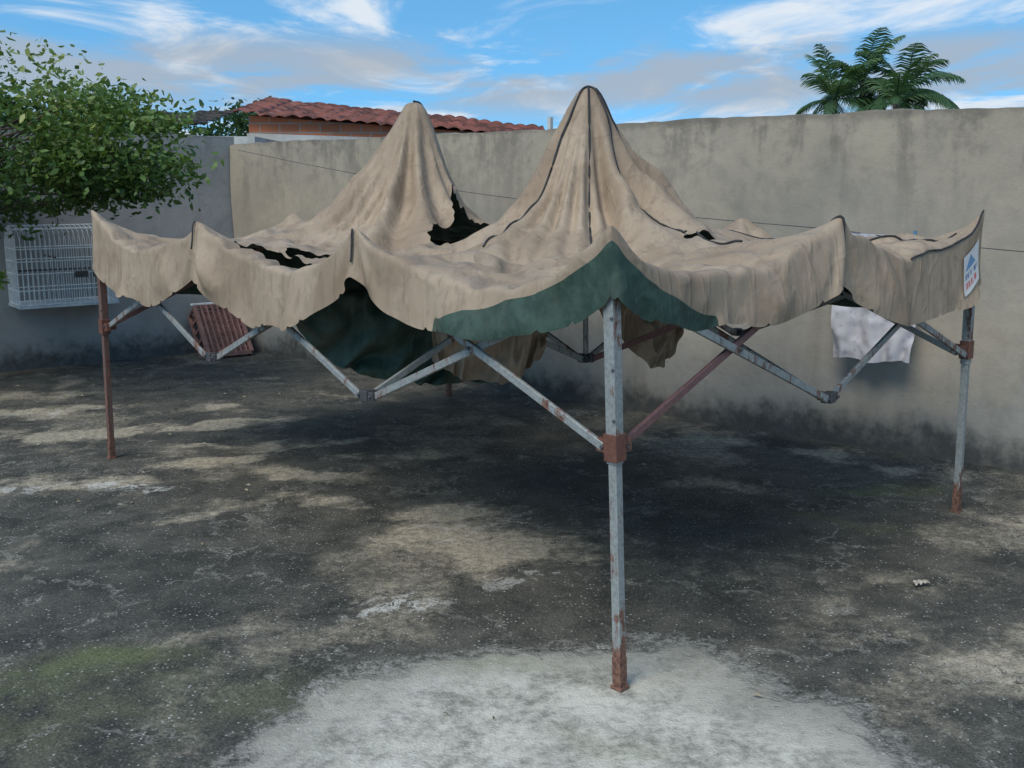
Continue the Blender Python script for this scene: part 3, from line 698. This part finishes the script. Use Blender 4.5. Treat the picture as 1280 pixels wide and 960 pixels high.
# ------------------------------------------------------------------ crate leaning in the corner
cr=empty('plastic_crate'); mb=MB(); q0=Vector((-3.30,10.95,0)); ax=Vector((.80,.60,0)); ay=Vector((-.35,.45,.82)).normalized()
nq=ax.cross(ay).normalized()
def cq(a,b,c): return q0+ax*a+ay*b-nq*c+nq*.1
W_,H_=.48,.60
for i in range(9):
    a=W_*i/8; mb.box(cq(a,0,0),cq(a,H_,0),.018,.012)
for i in range(10):
    b=H_*i/9; mb.box(cq(0,b,.006),cq(W_,b,.006),.012,.016)
for (a0,b0,a1,b1) in ((0,0,W_,0),(0,H_,W_,H_),(0,0,0,H_),(W_,0,W_,H_)):
    mb.box(cq(a0,b0,.02),cq(a1,b1,.02),.045,.04)
    mb.box(cq(a0,b0,.24),cq(a1,b1,.24),.03,.03)
    for f in np.linspace(0,1,6): 
        a=a0+(a1-a0)*f;b=b0+(b1-b0)*f; mb.box(cq(a,b,.02),cq(a,b,.24),.014,.03,ay)
mb.add([cq(.02,.02,.05),cq(W_-.02,.02,.05),cq(W_-.02,H_-.02,.05),cq(.02,H_-.02,.05)],[(0,1,2,3)])
mb.obj('lattice_shell',simple('red_plastic',(.34,.17,.14),(.22,.11,.09),9,.6),cr)
mb=MB(); mb.box(cq(-.02,H_+.05,.05),cq(W_*.8,H_+.05,.05),.05,.02); mb.obj('white_lid_edge',M_white,cr)

# ------------------------------------------------------------------ clothes line with towel
cl=empty('clothesline'); mb=MB()
Aq=Vector((-2.95,11.3,2.22));Bq=Vector((4.2,5.55,1.42)); Mq=Vector((2.22,7.12,1.54))
pts=[]
for i in range(41):
    f=i/40; p=Aq.lerp(Mq,f); p.z-=.10*math.sin(math.pi*f); pts.append(p)
for i in range(1,21): pts.append(Mq.lerp(Bq,i/20)-Vector((0,0,.05*math.sin(math.pi*i/20))))
mb.tube(pts,.003,4); mb.obj('wire',simple('dull_wire',(.10,.10,.10),None,10),cl)
tw=empty('towel'); nu,nv=60,80; V=[];F=[]; ld=(Bq-Mq).normalized()
N1=vnoise(nu,nv,5,3,77);N2=vnoise(nu,nv,12,16,78)
for i in range(nu):
    for j in range(nv):
        a=i/(nu-1);f=j/(nv-1); p=Mq+ld*(.0+.60*a*(1-.10*f)+.03*f)-Vector((0,0,.012))
        V.append(p+Vector((0,0,-.88*f*(1-.05*a)+.012*math.sin(a*9)*f))+Vector((-.5,-.7,0))*(.022*math.sin(a*19+N1[i,j]*3)*(.25+f)+.02*N1[i,j]+.012*N2[i,j]))
for i in range(nu-1):
    for j in range(nv-1): k=i*nv+j; F.append((k,k+1,k+nv+1,k+nv))
tm,tg,tb_=newmat('towel_cotton'); p=tg.pos()
vo=tg.n('TexVoronoi',{'Vector':p,'Scale':26.0}); 
setb(tg,tb_,Base_Color=tg.mix(tg.m('MULTIPLY',tg.ramp(vo.outputs[0],.40,.15),.55),(.50,.49,.52),(.32,.32,.40)),Roughness=.95); bump(tg,tb_,tg.noise(p,90,2,.6),.4,.004)
mesh('cloth',V,F,tm,tw,True)
mb=MB()
for a in (.04,.54):
    q=Mq+ld*a; mb.box(q+Vector((0,0,.03)),q-Vector((0,0,.05)),.012,.02,ld)
mb.obj('clothes_pegs',simple('peg_plastic',(.1,.25,.4)),tw)

# ------------------------------------------------------------------ litter on the floor
rs=np.random.RandomState(12); V=[];F=[]
for k in range(150):
    if k<120: x=rs.uniform(-5,-1.2);y=rs.uniform(5.2,9.8)
    else: x=rs.uniform(-3,4);y=rs.uniform(3,9)
    if y>6.46+(3.34-x)*.804-.15: continue
    a=rs.uniform(0,6.28);l=rs.uniform(.010,.024);wv=l*.35;c=np.array((x,y,.008)); d=np.array((math.cos(a),math.sin(a),.1));n_=np.array((-math.sin(a),math.cos(a),.25))
    o=len(V); V+=[c-d*l,c+n_*wv,c+d*l,c-n_*wv*.9+np.array((0,0,.012))]; F.append((o,o+1,o+2,o+3))
mesh('fallen_leaves',V,F,simple('dry_leaf',(.24,.17,.09),(.30,.27,.2),30))
def crumple(name,c,r,seed,mat):
    rs=np.random.RandomState(seed); V=[];F=[];n1,n2=14,9
    for i in range(n1):
        for j in range(n2):
            a=i/(n1-1)-.5;b=j/(n2-1)-.5; V.append((c[0]+a*r*2+rs.normal(0,r*.05),c[1]+b*r*1.1+a*r*.4+rs.normal(0,r*.05),max(.008,.018+.5*r*(abs(math.sin(a*9+b*4))*.5+rs.uniform(-.2,.2)))))
    for i in range(n1-1):
        for j in range(n2-1): k=i*n2+j; F.append((k,k+n2,k+n2+1,k+1))
    mesh(name,V,F,mat,smooth=False)
M_pap=simple('scrap_paper',(.55,.50,.42),(.35,.3,.24),30,.8)
crumple('crumpled_paper',(1.90,4.50),.035,1,M_pap)
